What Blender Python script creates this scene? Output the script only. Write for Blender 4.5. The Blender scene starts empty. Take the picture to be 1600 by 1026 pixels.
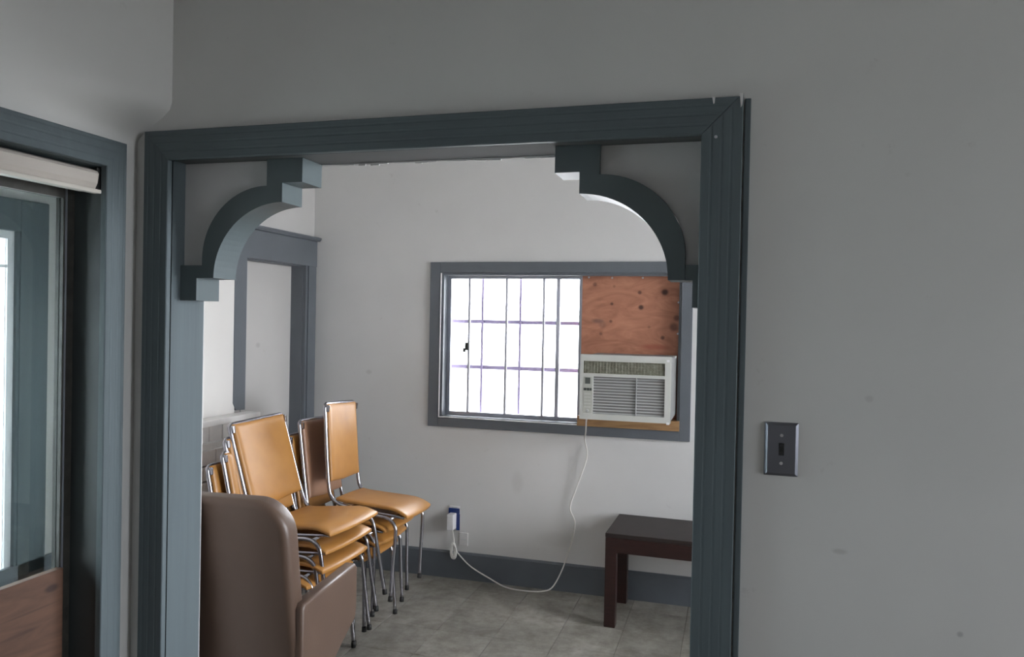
import bpy, bmesh, math, random
from mathutils import Vector, Matrix, Euler

C = bpy.context.scene
COL = C.collection
PI = math.pi
random.seed(7)

# ------------------------------------------------------------------ camera, world, exposure
cam_d = bpy.data.cameras.new('camera')
cam_d.sensor_width = 36.0
cam_d.lens = 27.0
cam_d.clip_start = 0.05
cam = bpy.data.objects.new('camera', cam_d)
COL.objects.link(cam)
yaw, pit, rol = math.radians(16.28), math.radians(-0.63), math.radians(-1.144)
fw = Vector((-math.sin(yaw) * math.cos(pit), math.cos(yaw) * math.cos(pit), math.sin(pit)))
rt = fw.cross(Vector((0, 0, 1))).normalized()
dn = fw.cross(rt)
r2 = math.cos(rol) * rt + math.sin(rol) * dn
d2 = -math.sin(rol) * rt + math.cos(rol) * dn
m = Matrix((r2, -d2, -fw)).transposed().to_4x4()
m.translation = Vector((0, 0, 1.6))
cam.matrix_world = m
C.camera = cam

w = bpy.data.worlds.new('overcast_sky')
C.world = w
w.use_nodes = True
bg = w.node_tree.nodes['Background']
bg.inputs[0].default_value = (0.90, 0.94, 1.0, 1)
bg.inputs[1].default_value = 13.0

C.view_settings.view_transform = 'Standard'
C.view_settings.look = 'None'
C.view_settings.gamma = 1.0
C.view_settings.use_curve_mapping = False
C.view_settings.exposure = 0.5


def portal(name, loc, rot, sx, sy):
    d = bpy.data.lights.new(name, 'AREA')
    d.shape = 'RECTANGLE'
    d.size, d.size_y = sx, sy
    d.cycles.is_portal = True
    o = bpy.data.objects.new(name, d)
    o.location = loc
    o.rotation_euler = rot
    COL.objects.link(o)


# daylight comes in through real window openings; these only guide the sampling of the sky
portal('sky_portal_far', (-1.07, 4.62, 1.43), (-PI / 2, 0, 0), 1.5, 0.95)
portal('sky_portal_side', (1.83, 3.0, 1.55), (0, PI / 2, 0), 1.9, 1.8)
portal('sky_portal_near', (3.68, .625, 1.55), (0, PI / 2, 0), 1.1, .95)
portal('sky_portal_porch', (-2.42, 1.5, 1.25), (0, -PI / 2, 0), 1.3, 1.1)


# ------------------------------------------------------------------ materials
def mat(name, col, rough=0.6, metal=0.0, noise=0.0, nscale=8.0, bump=0.0, bscale=60.0, stretch=(1, 1, 1),
        spec=0.5, coat=0.0, col2=None, detail=4.0):
    mt = bpy.data.materials.new(name)
    mt.use_nodes = True
    nt = mt.node_tree
    b = nt.nodes['Principled BSDF']
    b.inputs['Base Color'].default_value = (*col, 1)
    b.inputs['Roughness'].default_value = rough
    b.inputs['Metallic'].default_value = metal
    b.inputs['Specular IOR Level'].default_value = spec
    b.inputs['Coat Weight'].default_value = coat
    tc = nt.nodes.new('ShaderNodeTexCoord')
    mp = nt.nodes.new('ShaderNodeMapping')
    mp.inputs['Scale'].default_value = stretch
    nt.links.new(tc.outputs['Object'], mp.inputs['Vector'])
    if noise > 0 or col2:
        n = nt.nodes.new('ShaderNodeTexNoise')
        n.inputs['Scale'].default_value = nscale
        n.inputs['Detail'].default_value = detail
        nt.links.new(mp.outputs[0], n.inputs['Vector'])
        r = nt.nodes.new('ShaderNodeValToRGB')
        r.color_ramp.elements[0].position = 0.3
        r.color_ramp.elements[1].position = 0.7
        c2 = col2 if col2 else tuple(c * (1 - noise) for c in col)
        r.color_ramp.elements[0].color = (*c2, 1)
        r.color_ramp.elements[1].color = (*col, 1)
        nt.links.new(n.outputs['Fac'], r.inputs['Fac'])
        nt.links.new(r.outputs['Color'], b.inputs['Base Color'])
    if bump > 0:
        n2 = nt.nodes.new('ShaderNodeTexNoise')
        n2.inputs['Scale'].default_value = bscale
        n2.inputs['Detail'].default_value = 5
        nt.links.new(mp.outputs[0], n2.inputs['Vector'])
        bp = nt.nodes.new('ShaderNodeBump')
        bp.inputs['Strength'].default_value = bump
        bp.inputs['Distance'].default_value = 0.01
        nt.links.new(n2.outputs['Fac'], bp.inputs['Height'])
        nt.links.new(bp.outputs[0], b.inputs['Normal'])
    return mt


def plaster(name, col, spots=()):
    mt = mat(name, col, rough=0.55, noise=0.05, nscale=3.0, bump=0.12, bscale=9.0)
    nt = mt.node_tree
    b = nt.nodes['Principled BSDF']
    src = b.inputs['Base Color'].links[0].from_socket
    tc = [n for n in nt.nodes if n.type == 'TEX_COORD'][0]
    n = nt.nodes.new('ShaderNodeTexNoise')          # sparse small scuffs
    n.inputs['Scale'].default_value = 14
    n.inputs['Detail'].default_value = 6
    n.inputs['Roughness'].default_value = 0.7
    nt.links.new(tc.outputs['Object'], n.inputs['Vector'])
    r = nt.nodes.new('ShaderNodeValToRGB')
    r.color_ramp.elements[0].position = 0.66
    r.color_ramp.elements[1].position = 0.80
    r.color_ramp.elements[0].color = (0, 0, 0, 1)
    r.color_ramp.elements[1].color = (0.5, 0.5, 0.5, 1)
    nt.links.new(n.outputs['Fac'], r.inputs['Fac'])
    mx = nt.nodes.new('ShaderNodeMix')
    mx.data_type = 'RGBA'
    nt.links.new(r.outputs[0], mx.inputs['Factor'])
    nt.links.new(src, mx.inputs['A'])
    mx.inputs['B'].default_value = (col[0] * .6, col[1] * .58, col[2] * .56, 1)
    out = mx.outputs['Result']
    out = add_spots(nt, tc, out, spots)
    nt.links.new(out, b.inputs['Base Color'])
    return mt


def add_spots(nt, tc, out, spots):
    """marks of their own shape: each is (centre, radii, colour, strength) in object space"""
    for (c, rad, colr, st) in spots:
        mp = nt.nodes.new('ShaderNodeMapping')
        mp.vector_type = 'POINT'
        mp.inputs['Scale'].default_value = tuple(1 / q for q in rad)
        mp.inputs['Location'].default_value = tuple(-a / q for a, q in zip(c, rad))
        nt.links.new(tc.outputs['Object'], mp.inputs['Vector'])
        ln = nt.nodes.new('ShaderNodeVectorMath')
        ln.operation = 'LENGTH'
        nt.links.new(mp.outputs[0], ln.inputs[0])
        mr = nt.nodes.new('ShaderNodeMapRange')
        mr.interpolation_type = 'SMOOTHSTEP'
        mr.inputs['From Min'].default_value = 0.35
        mr.inputs['From Max'].default_value = 1.0
        mr.inputs['To Min'].default_value = st
        mr.inputs['To Max'].default_value = 0.0
        nt.links.new(ln.outputs['Value'], mr.inputs['Value'])
        mx = nt.nodes.new('ShaderNodeMix')
        mx.data_type = 'RGBA'
        nt.links.new(mr.outputs[0], mx.inputs['Factor'])
        nt.links.new(out, mx.inputs['A'])
        mx.inputs['B'].default_value = (*colr, 1)
        out = mx.outputs['Result']
    return out


M_wall = plaster('wall_plaster', (0.70, 0.695, 0.68), [
    ((0.62, 1.75, 1.30), (.018, .05, .012), (.35, .34, .33), .35),
    ((0.22, 1.75, 1.125), (.02, .05, .008), (.4, .38, .36), .4),
    ((0.45, 1.75, 0.98), (.008, .05, .008), (.3, .3, .3), .5),
    ((0.27, 1.75, 1.45), (.012, .05, .01), (.42, .4, .4), .3)])
M_farwall = plaster('far_wall_plaster', (0.70, 0.69, 0.68), [
    ((-1.75, 4.458, 0.33), (.07, .05, .10), (.42, .39, .37), .25),
    ((-1.25, 4.458, 0.62), (.05, .05, .09), (.46, .44, .42), .25),
    ((-1.0, 4.458, 0.30), (.16, .05, .06), (.46, .44, .42), .2),
    ((-2.25, 4.458, 1.25), (.03, .05, .02), (.4, .38, .36), .3)])
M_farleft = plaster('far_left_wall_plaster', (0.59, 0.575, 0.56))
M_chimney = plaster('chimney_paint_lit', (0.81, 0.785, 0.75))  # whiter than the walls: stronger daylight here put into the colour
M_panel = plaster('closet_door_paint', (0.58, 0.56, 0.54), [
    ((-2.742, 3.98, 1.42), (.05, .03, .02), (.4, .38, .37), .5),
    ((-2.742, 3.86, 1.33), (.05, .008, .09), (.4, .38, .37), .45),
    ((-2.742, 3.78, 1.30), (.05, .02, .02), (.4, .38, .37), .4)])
M_ceil = mat('ceiling_paint', (0.72, 0.72, 0.71), rough=0.8, noise=.04)
M_trim = mat('blue_grey_trim_paint', (0.122, 0.151, 0.163), rough=0.50, spec=0.22, noise=0.12, nscale=5, bump=0.06, bscale=22,
             stretch=(6, 6, .4))
M_trimh = mat('blue_grey_trim_paint_horizontal', (0.122, 0.151, 0.163), rough=0.50, spec=0.22, noise=0.12, nscale=5, bump=0.06, bscale=22,
              stretch=(.4, 6, 6))
M_bracket = mat('blue_grey_bracket_paint', (0.112, 0.142, 0.152), rough=0.4, noise=0.1, nscale=7, bump=0.03)
M_lowertrim = mat('blue_grey_baseboard_paint', (0.124, 0.140, 0.160), rough=0.45, noise=0.15, nscale=6, bump=0.04)
M_headl = mat('matt_blue_grey_paint', (0.13, 0.135, 0.14), rough=0.75)
M_trimshade = mat('shaded_reveal_paint', (0.050, 0.060, 0.062), rough=0.5, noise=.1)  # trim paint darkened: shade of the recess put into its colour
M_fartrim = mat('trim_paint_bluish_lit', (0.136, 0.151, 0.170), rough=0.45, noise=.08, nscale=6, bump=.04)  # same blue-grey trim paint, the far room's cooler daylight tinted in
M_joint = mat('dark_joint', (0.02, 0.024, 0.026), rough=0.9)
M_infill = mat('bracket_infill_paint', (0.74, 0.73, 0.73), rough=0.5, noise=0.05, bump=0.04)
M_chip = mat('bare_primer_white', (0.8, 0.78, 0.78), rough=0.7)
M_chrome = mat('chrome', (0.40, 0.39, 0.42), rough=0.2, metal=1.0)
M_steel = mat('brushed_steel', (0.20, 0.205, 0.235), rough=0.28, metal=1.0, bump=0.02, bscale=80, stretch=(20, 1, 1))
M_screw = mat('screw_steel', (0.6, 0.6, 0.62), rough=0.3, metal=1.0)
M_vinyl = mat('ochre_vinyl', (0.49, 0.235, 0.060), rough=0.38, col2=(0.38, 0.17, 0.042), nscale=5, bump=0.03, bscale=220)
M_vinyl_angle = mat('ochre_vinyl_light_angle', (0.36, 0.20, 0.125), rough=0.4, noise=.12, nscale=5, bump=0.03, bscale=220)  # ochre vinyl again, its browner look at that light angle put into the colour
M_piping = mat('vinyl_piping', (0.36, 0.17, 0.06), rough=0.4)
M_brownv = mat('brown_vinyl', (0.128, 0.082, 0.060), rough=0.40, noise=0.10, nscale=6, bump=0.05, bscale=160)
M_dark = mat('black_plastic', (0.02, 0.02, 0.02), rough=0.6)
M_darkwood = mat('dark_mahogany', (0.034, 0.012, 0.010), rough=0.34, noise=0.4, nscale=10, stretch=(1, 8, 8), bump=0.02)
M_tabletop = mat('table_top_dark', (0.026, 0.017, 0.015), rough=0.5, noise=0.3, nscale=10, stretch=(1, 8, 8))
M_ac = mat('air_conditioner_plastic', (0.60, 0.605, 0.57), rough=0.45, noise=0.05)
M_ac_side = mat('air_conditioner_metal_side', (0.24, 0.24, 0.235), rough=0.5, noise=0.1)
M_ac_grille = mat('grille_plastic', (0.52, 0.53, 0.53), rough=0.5)
M_ac_filter = mat('dusty_filter', (0.36, 0.355, 0.29), rough=0.9, col2=(0.22, 0.215, 0.165), nscale=55, bump=.3, bscale=180)
M_ac_dark = mat('grille_dark', (0.13, 0.13, 0.135), rough=0.8)
M_panel_print = mat('control_panel_print', (0.50, 0.51, 0.46), rough=0.5)
M_display = mat('control_display', (0.10, 0.11, 0.10), rough=0.3)
M_white = mat('white_plastic', (0.80, 0.79, 0.80), rough=0.4)
M_cord = mat('white_cord', (0.72, 0.70, 0.66), rough=0.5)
M_blue = mat('blue_plastic', (0.012, 0.035, 0.16), rough=0.4)
M_alu = mat('window_aluminium', (0.42, 0.44, 0.50), rough=0.35, metal=.8)
M_muntin = mat('light_grey_muntin', (0.50, 0.50, 0.58), rough=0.4)
M_alu_w = mat('white_sash', (0.78, 0.78, 0.80), rough=0.4)
M_sash_dark = mat('weathered_sash', (0.045, 0.043, 0.036), rough=0.55, noise=.5, nscale=30, bump=.1)
M_iron = mat('security_iron', (0.13, 0.105, 0.18), rough=0.5)  # iron tinted lavender: bloom of the bright window put into the colour
M_blind = mat('blind_fabric', (0.56, 0.51, 0.46), rough=0.6, noise=.08, nscale=4, stretch=(1, 1, 12), bump=.05)
M_blindrail = mat('blind_rail', (0.62, 0.58, 0.52), rough=0.4)
M_brick = mat('white_painted_brick', (0.87, 0.85, 0.83), rough=0.6, noise=.12, nscale=9, bump=.25, bscale=30)
M_mortar = mat('white_painted_mortar', (0.68, 0.66, 0.64), rough=0.8, bump=.2)
M_firebox = mat('firebox_dark', (0.22, 0.21, 0.21), rough=0.9, noise=.3)
M_ground = mat('pale_concrete_ground', (0.55, 0.54, 0.52), rough=0.9, noise=.15)
M_porch = plaster('porch_plaster', (0.56, 0.545, 0.53))
M_subfloor = mat('tile_grout', (0.17, 0.155, 0.13), rough=0.9)
M_boards = mat('near_floor', (0.30, 0.27, 0.23), rough=0.6, noise=.2)


def wood_material(name, col, colb, stretch, scale, spots=(), rough=.6, dist=3.0):
    mt = bpy.data.materials.new(name)
    mt.use_nodes = True
    nt = mt.node_tree
    b = nt.nodes['Principled BSDF']
    b.inputs['Roughness'].default_value = rough
    tc = nt.nodes.new('ShaderNodeTexCoord')
    mp = nt.nodes.new('ShaderNodeMapping')
    mp.inputs['Scale'].default_value = stretch
    nt.links.new(tc.outputs['Object'], mp.inputs['Vector'])
    n = nt.nodes.new('ShaderNodeTexNoise')
    n.inputs['Scale'].default_value = scale
    n.inputs['Detail'].default_value = 6
    n.inputs['Distortion'].default_value = dist
    nt.links.new(mp.outputs[0], n.inputs['Vector'])
    r = nt.nodes.new('ShaderNodeValToRGB')
    r.color_ramp.elements[0].position = .32
    r.color_ramp.elements[1].position = .68
    r.color_ramp.elements[0].color = (*colb, 1)
    r.color_ramp.elements[1].color = (*col, 1)
    nt.links.new(n.outputs['Fac'], r.inputs['Fac'])
    out = add_spots(nt, tc, r.outputs[0], spots)
    nt.links.new(out, b.inputs['Base Color'])
    return mt


_kn = [(-.81, 1.821, .018, .55), (-.545, 1.775, .016, .7), (-.40, 1.778, .026, .95), (-.707, 1.707, .013, .7),
       (-.536, 1.689, .021, .9), (-.711, 1.604, .013, .6), (-.769, 1.529, .014, .5), (-.408, 1.515, .016, .7),
       (-.487, 1.575, .012, .35), (-.695, 1.81, .011, .35), (-.33, 1.63, .026, .6), (-.345, 1.578, .034, .6)]
_sp = [((x, 4.52, z), (s * 1.05, .06, s), (.045, .016, .012), st) for x, z, s, st in _kn]
_sp += [((-.79, 4.52, 1.605), (.05, .06, .02), (.12, .07, .065), .6), ((-.76, 4.52, 1.585), (.03, .06, .03), (.15, .07, .06), .4),
        ((-.45, 4.52, 1.46), (.12, .06, .025), (.33, .06, .035), .5)]
M_ply = wood_material('knotty_plywood', (0.52, 0.235, 0.145), (0.37, 0.150, 0.090), (1.3, 1, 4), 2.6, _sp)
M_plyboard = wood_material('raw_wood_board', (0.125, 0.058, 0.032), (0.075, 0.034, 0.019), (1, 1.2, 7), 2.2,
                           [((-1.68, 1.565, .885), (.05, .030, .014), (.030, .010, .006), .9),
                            ((-1.68, 1.47, .80), (.05, .08, .006), (.05, .02, .012), .6),
                            ((-1.68, 1.50, .845), (.05, .12, .004), (.05, .022, .013), .6)])
M_lumber = wood_material('raw_lumber', (0.44, 0.26, 0.12), (0.30, 0.165, 0.075), (1, 6, 6), 3)


def glass_material(name, tint=(1, 1, 1), gloss=1.0, haze=0.0):
    mt = bpy.data.materials.new(name)
    mt.use_nodes = True
    nt = mt.node_tree
    nt.nodes.remove(nt.nodes['Principled BSDF'])
    out = nt.nodes['Material Output']
    t = nt.nodes.new('ShaderNodeBsdfTransparent')
    t.inputs[0].default_value = (*tint, 1)
    g = nt.nodes.new('ShaderNodeBsdfGlossy')
    g.inputs['Roughness'].default_value = 0.02
    fr = nt.nodes.new('ShaderNodeFresnel')
    fr.inputs[0].default_value = 1.45
    mx = nt.nodes.new('ShaderNodeMixShader')
    sc = nt.nodes.new('ShaderNodeMath')
    sc.operation = 'MULTIPLY'
    sc.inputs[1].default_value = gloss
    nt.links.new(fr.outputs[0], sc.inputs[0])
    nt.links.new(sc.outputs[0], mx.inputs[0])
    nt.links.new(t.outputs[0], mx.inputs[1])
    nt.links.new(g.outputs[0], mx.inputs[2])
    last = mx.outputs[0]
    if haze > 0:                                   # dust and smears on the pane
        tc = nt.nodes.new('ShaderNodeTexCoord')
        n = nt.nodes.new('ShaderNodeTexNoise')
        n.inputs['Scale'].default_value = 9
        n.inputs['Detail'].default_value = 8
        n.inputs['Roughness'].default_value = .7
        nt.links.new(tc.outputs['Object'], n.inputs['Vector'])
        mr = nt.nodes.new('ShaderNodeMapRange')
        mr.inputs['From Min'].default_value = .55
        mr.inputs['From Max'].default_value = .8
        mr.inputs['To Min'].default_value = haze * .3
        mr.inputs['To Max'].default_value = haze * 3
        nt.links.new(n.outputs['Fac'], mr.inputs['Value'])
        d = nt.nodes.new('ShaderNodeBsdfDiffuse')
        d.inputs[0].default_value = (.6, .62, .62, 1)
        m2 = nt.nodes.new('ShaderNodeMixShader')
        nt.links.new(mr.outputs[0], m2.inputs[0])
        nt.links.new(last, m2.inputs[1])
        nt.links.new(d.outputs[0], m2.inputs[2])
        last = m2.outputs[0]
    nt.links.new(last, out.inputs['Surface'])
    return mt


M_glass = glass_material('window_glass')
M_glass_dirty = glass_material('dusty_glass', (.80, .86, .86), gloss=.25, haze=.012)


def tile_material():
    mt = bpy.data.materials.new('mottled_vinyl_tile')
    mt.use_nodes = True
    nt = mt.node_tree
    b = nt.nodes['Principled BSDF']
    b.inputs['Roughness'].default_value = 0.42
    tc = nt.nodes.new('ShaderNodeTexCoord')
    oi = nt.nodes.new('ShaderNodeObjectInfo')
    ad = nt.nodes.new('ShaderNodeVectorMath')
    ad.operation = 'ADD'
    nt.links.new(tc.outputs['Object'], ad.inputs[0])
    nt.links.new(oi.outputs['Location'], ad.inputs[1])
    n = nt.nodes.new('ShaderNodeTexNoise')
    n.inputs['Scale'].default_value = 9
    n.inputs['Detail'].default_value = 9
    n.inputs['Roughness'].default_value = .72
    nt.links.new(ad.outputs[0], n.inputs['Vector'])
    r = nt.nodes.new('ShaderNodeValToRGB')
    e = r.color_ramp.elements
    e[0].position = .33
    e[0].color = (.19, .175, .14, 1)
    e[1].position = .68
    e[1].color = (.42, .40, .36, 1)
    nt.links.new(n.outputs['Fac'], r.inputs['Fac'])
    n2 = nt.nodes.new('ShaderNodeTexNoise')
    n2.inputs['Scale'].default_value = 2.2
    n2.inputs['Detail'].default_value = 3
    nt.links.new(ad.outputs[0], n2.inputs['Vector'])
    hs = nt.nodes.new('ShaderNodeHueSaturation')
    mr = nt.nodes.new('ShaderNodeMapRange')
    mr.inputs['To Min'].default_value = .86
    mr.inputs['To Max'].default_value = 1.08
    nt.links.new(oi.outputs['Random'], mr.inputs['Value'])
    ml = nt.nodes.new('ShaderNodeMath')
    ml.operation = 'MULTIPLY'
    mr2 = nt.nodes.new('ShaderNodeMapRange')
    mr2.inputs['From Min'].default_value = .35
    mr2.inputs['From Max'].default_value = .65
    mr2.inputs['To Min'].default_value = .82
    mr2.inputs['To Max'].default_value = 1.1
    nt.links.new(n2.outputs['Fac'], mr2.inputs['Value'])
    nt.links.new(mr.outputs[0], ml.inputs[0])
    nt.links.new(mr2.outputs[0], ml.inputs[1])
    nt.links.new(ml.outputs[0], hs.inputs['Value'])
    nt.links.new(r.outputs[0], hs.inputs['Color'])
    nt.links.new(hs.outputs[0], b.inputs['Base Color'])
    return mt


M_tile = tile_material()


# ------------------------------------------------------------------ mesh helpers
class MB:
    """collects shapes, links them as one mesh object"""
    def __init__(s):
        s.v, s.f, s.sm = [], [], []

    def add(s, vs, fs, smooth=False):
        o = len(s.v)
        s.v += [tuple(q) for q in vs]
        s.f += [tuple(i + o for i in f) for f in fs]
        s.sm += [smooth] * len(fs)
        return s

    def box(s, x0, x1, y0, y1, z0, z1, b=0.0):
        if b <= 0:
            vs = [(x, y, z) for z in (z0, z1) for y in (y0, y1) for x in (x0, x1)]
            return s.add(vs, [(0, 2, 3, 1), (4, 5, 7, 6), (0, 1, 5, 4), (2, 6, 7, 3), (0, 4, 6, 2), (1, 3, 7, 5)])
        bm = bmesh.new()
        bmesh.ops.create_cube(bm, size=1)
        for q in bm.verts:
            q.co = Vector(((x0 + x1) / 2 + q.co.x * (x1 - x0), (y0 + y1) / 2 + q.co.y * (y1 - y0), (z0 + z1) / 2 + q.co.z * (z1 - z0)))
        bmesh.ops.bevel(bm, geom=bm.edges[:] + bm.verts[:], offset=b, segments=2, affect='EDGES', profile=.6)
        return s.bm(bm)

    def bm(s, bm, smooth=False):
        bm.verts.index_update()
        s.add([q.co[:] for q in bm.verts], [[q.index for q in f.verts] for f in bm.faces], smooth)
        bm.free()
        return s

    def tube(s, pts, r, seg=10, closed=False):
        P = [Vector(p) for p in pts]
        n = len(P)
        T = []
        for i in range(n):
            a = P[(i - 1) % n] if (closed or i > 0) else P[0]
            b = P[(i + 1) % n] if (closed or i < n - 1) else P[-1]
            T.append((b - a).normalized())
        up = Vector((0, 0, 1)) if abs(T[0].z) < .9 else Vector((1, 0, 0))
        N = (up - T[0] * up.dot(T[0])).normalized()
        vs, fs = [], []
        for i in range(n):
            N = (N - T[i] * N.dot(T[i])).normalized()
            B = T[i].cross(N)
            for k in range(seg):
                a = 2 * PI * k / seg
                vs.append(P[i] + (N * math.cos(a) + B * math.sin(a)) * r)
        m_ = n if closed else n - 1
        for i in range(m_):
            j = (i + 1) % n
            for k in range(seg):
                l = (k + 1) % seg
                fs.append((i * seg + k, i * seg + l, j * seg + l, j * seg + k))
        if not closed:
            fs.append(tuple(range(seg))[::-1])
            fs.append(tuple((n - 1) * seg + k for k in range(seg)))
        return s.add(vs, fs, True)

    def prism(s, poly, axis, a, b, bev=0.0, seg=3, smooth=False):
        """polygon in the plane normal to axis ('x' -> (y,z), 'y' -> (x,z), 'z' -> (x,y)), from a to b"""
        def mk(p, t):
            return {'x': (t, p[0], p[1]), 'y': (p[0], t, p[1]), 'z': (p[0], p[1], t)}[axis]
        bm = bmesh.new()
        A = [bm.verts.new(mk(p, a)) for p in poly]
        B = [bm.verts.new(mk(p, b)) for p in poly]
        fa = bm.faces.new(A)
        fb = bm.faces.new(B[::-1])
        for i in range(len(poly)):
            j = (i + 1) % len(poly)
            bm.faces.new((A[j], A[i], B[i], B[j]))
        bmesh.ops.recalc_face_normals(bm, faces=bm.faces[:])
        if bev > 0:
            eds = list(set(fa.edges[:] + fb.edges[:]))
            bmesh.ops.bevel(bm, geom=eds, offset=bev, segments=seg, affect='EDGES', profile=.5)
        big = [f for f in bm.faces if len(f.verts) > 4]
        bmesh.ops.triangulate(bm, faces=big)
        return s.bm(bm, smooth)

    def disc(s, c, r, h, axis='y', seg=14):
        vs, fs = [], []
        for t, rr in ((0, r), (h * .7, r), (h, r * .75)):
            for k in range(seg):
                a = 2 * PI * k / seg
                u, v = rr * math.cos(a), rr * math.sin(a)
                vs.append({'y': (c[0] + u, c[1] - t, c[2] + v), 'x': (c[0] + t, c[1] + u, c[2] + v), 'z': (c[0] + u, c[1] + v, c[2] + t)}[axis])
        for i in range(2):
            for k in range(seg):
                l = (k + 1) % seg
                fs.append((i * seg + k, i * seg + l, (i + 1) * seg + l, (i + 1) * seg + k))
        fs.append(tuple(2 * seg + k for k in range(seg)))
        fs.append(tuple(range(seg))[::-1])
        return s.add(vs, fs, False)

    def build(s, name, mt, parent=None, off=(0, 0, 0), fix=True):
        me = bpy.data.meshes.new(name)
        me.from_pydata([(a - off[0], b - off[1], c - off[2]) for a, b, c in s.v], [], s.f)
        if fix:
            bm = bmesh.new()
            bm.from_mesh(me)
            bmesh.ops.recalc_face_normals(bm, faces=bm.faces[:])
            bm.to_mesh(me)
            bm.free()
        me.polygons.foreach_set('use_smooth', s.sm) if len(s.sm) == len(me.polygons) else None
        me.materials.append(mt)
        me.update()
        o = bpy.data.objects.new(name, me)
        COL.objects.link(o)
        if parent is not None:
            o.parent = parent
        return o


def tag(o, label=None, cat=None, group=None, kind=None):
    if label:
        o['label'] = label
    if cat:
        o['category'] = cat
    if group:
        o['group'] = group
    if kind:
        o['kind'] = kind
    return o


def empty(name, loc=(0, 0, 0), rot=(0, 0, 0), **kw):
    o = bpy.data.objects.new(name, None)
    o.empty_display_size = .1
    COL.objects.link(o)
    o.location = loc
    o.rotation_euler = rot
    return tag(o, **kw)


def struct(name, mb, mt, label=None):
    return tag(mb.build(name, mt), label=label, kind='structure')


def wall_y(mb, y0, y1, x0, x1, z0, z1, holes=()):
    """wall slab normal to y with rectangular holes (x0,x1,z0,z1), holes not overlapping in x"""
    hs = sorted(holes)
    cx = x0
    for (a, b, c, d) in hs:
        if a > cx:
            mb.box(cx, a, y0, y1, z0, z1)
        if c > z0:
            mb.box(a, b, y0, y1, z0, c)
        if d < z1:
            mb.box(a, b, y0, y1, d, z1)
        cx = b
    if cx < x1:
        mb.box(cx, x1, y0, y1, z0, z1)
    return mb


def wall_x(mb, x0, x1, y0, y1, z0, z1, holes=()):
    hs = sorted(holes)
    cy = y0
    for (a, b, c, d) in hs:
        if a > cy:
            mb.box(x0, x1, cy, a, z0, z1)
        if c > z0:
            mb.box(x0, x1, a, b, z0, c)
        if d < z1:
            mb.box(x0, x1, a, b, d, z1)
        cy = b
    if cy < y1:
        mb.box(x0, x1, cy, y1, z0, z1)
    return mb


# ------------------------------------------------------------------ structure
CZ = 2.85
YP, YB = 1.75, 1.91                 # partition front and back faces
JL, JR, JT = -1.503, -0.045, 2.022  # opening: left jamb, right jamb, head
YF = 4.458                          # far wall
XFL = -2.66                         # far room left wall
XFR = 1.75
XL = -1.60                          # near room left wall
XR = 3.60

# ground outside
struct('floor_outside', MB().box(-30, 30, -30, 40, -.75, -.60), M_ground)
struct('floor', MB().box(-2.2, XR + .15, -2.7, YB, -.12, 0), M_boards)
fl = struct('floor_far_room', MB().box(-2.9, XFR + .15, YB, YF + .15, -.12, -.004), M_subfloor)
struct('ceiling', MB().box(-3.0, XR + .15, -2.7, YF + .15, CZ, CZ + .1), M_ceil)

# vinyl floor tiles of the far room
ts = .3048
tile0 = None
ix0, iy0 = -0.53, 3.68
for i in range(-8, 9):
    for j in range(-6, 4):
        x0, y0 = ix0 + i * ts, iy0 + j * ts
        xa, xb = max(x0, XFL), min(x0 + ts, XFR)
        ya, yb = max(y0, YB), min(y0 + ts, YF)
        if xb - xa < .03 or yb - ya < .03:
            continue
        full = (xb - xa) > ts - .001 and (yb - ya) > ts - .001
        if full and tile0 is not None:
            o = tile0.copy()
            COL.objects.link(o)
        else:
            hx, hy = (xb - xa) / 2 - .0012, (yb - ya) / 2 - .0012
            mb = MB()
            z1, z0, c = 0, -.004, .0012
            mb.add([(-hx, -hy, z0), (hx, -hy, z0), (hx, hy, z0), (-hx, hy, z0), (-hx, -hy, z1 - c), (hx, -hy, z1 - c), (hx, hy, z1 - c), (-hx, hy, z1 - c),
                    (-hx + c, -hy + c, z1), (hx - c, -hy + c, z1), (hx - c, hy - c, z1), (-hx + c, hy - c, z1)],
                   [(0, 1, 5, 4), (1, 2, 6, 5), (2, 3, 7, 6), (3, 0, 4, 7), (4, 5, 9, 8), (5, 6, 10, 9), (6, 7, 11, 10), (7, 4, 8, 11), (8, 9, 10, 11)])
            o = mb.build('floor_tile', M_tile, fl)
            if full:
                tile0 = o
        o.parent = fl
        o.location = ((xa + xb) / 2, (ya + yb) / 2, 0)

# partition wall with the cased opening
struct('wall_front', wall_y(MB(), YP, YB, -1.72, XR + .15, 0, CZ, [(JL - .02, JR + .02, 0, JT + .02)]), M_wall)
struct('wall_right', wall_x(MB(), XR, XR + .15, -2.7, YP, 0, CZ, [(.15, 1.1, 1.0, 2.1)]), M_wall)
struct('wall_back', MB().box(-1.75, XR + .15, -2.85, -2.7, 0, CZ), M_wall)

# near room left wall; plaster swells out above the casings near the corner
mb = wall_x(MB(), XL - .12, XL, -2.7, YP, 0, CZ, [(.55, 1.635, .45, 1.985)])
ny, nz = 24, 30
vs, fs = [], []


def sst(a, b, t):
    t = max(0, min(1, (t - a) / (b - a)))
    return t * t * (3 - 2 * t)


for j in range(nz + 1):
    z = 2.065 + (CZ - 2.065) * (j / nz) ** 1.8
    for i in range(ny + 1):
        y = .9 + (YP + .002 - .9) * i / ny
        vs.append((XL + .0005 + .108 * sst(1.25, 1.80, y) * 1.06 * sst(2.065, 2.17, z), y, z))
for j in range(nz):
    for i in range(ny):
        a = j * (ny + 1) + i
        fs.append((a, a + 1, a + ny + 2, a + ny + 1))
mb.add(vs, fs, True)
wl = mb.build('wall_left', M_wall, fix=False)
tag(wl, kind='structure')

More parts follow.
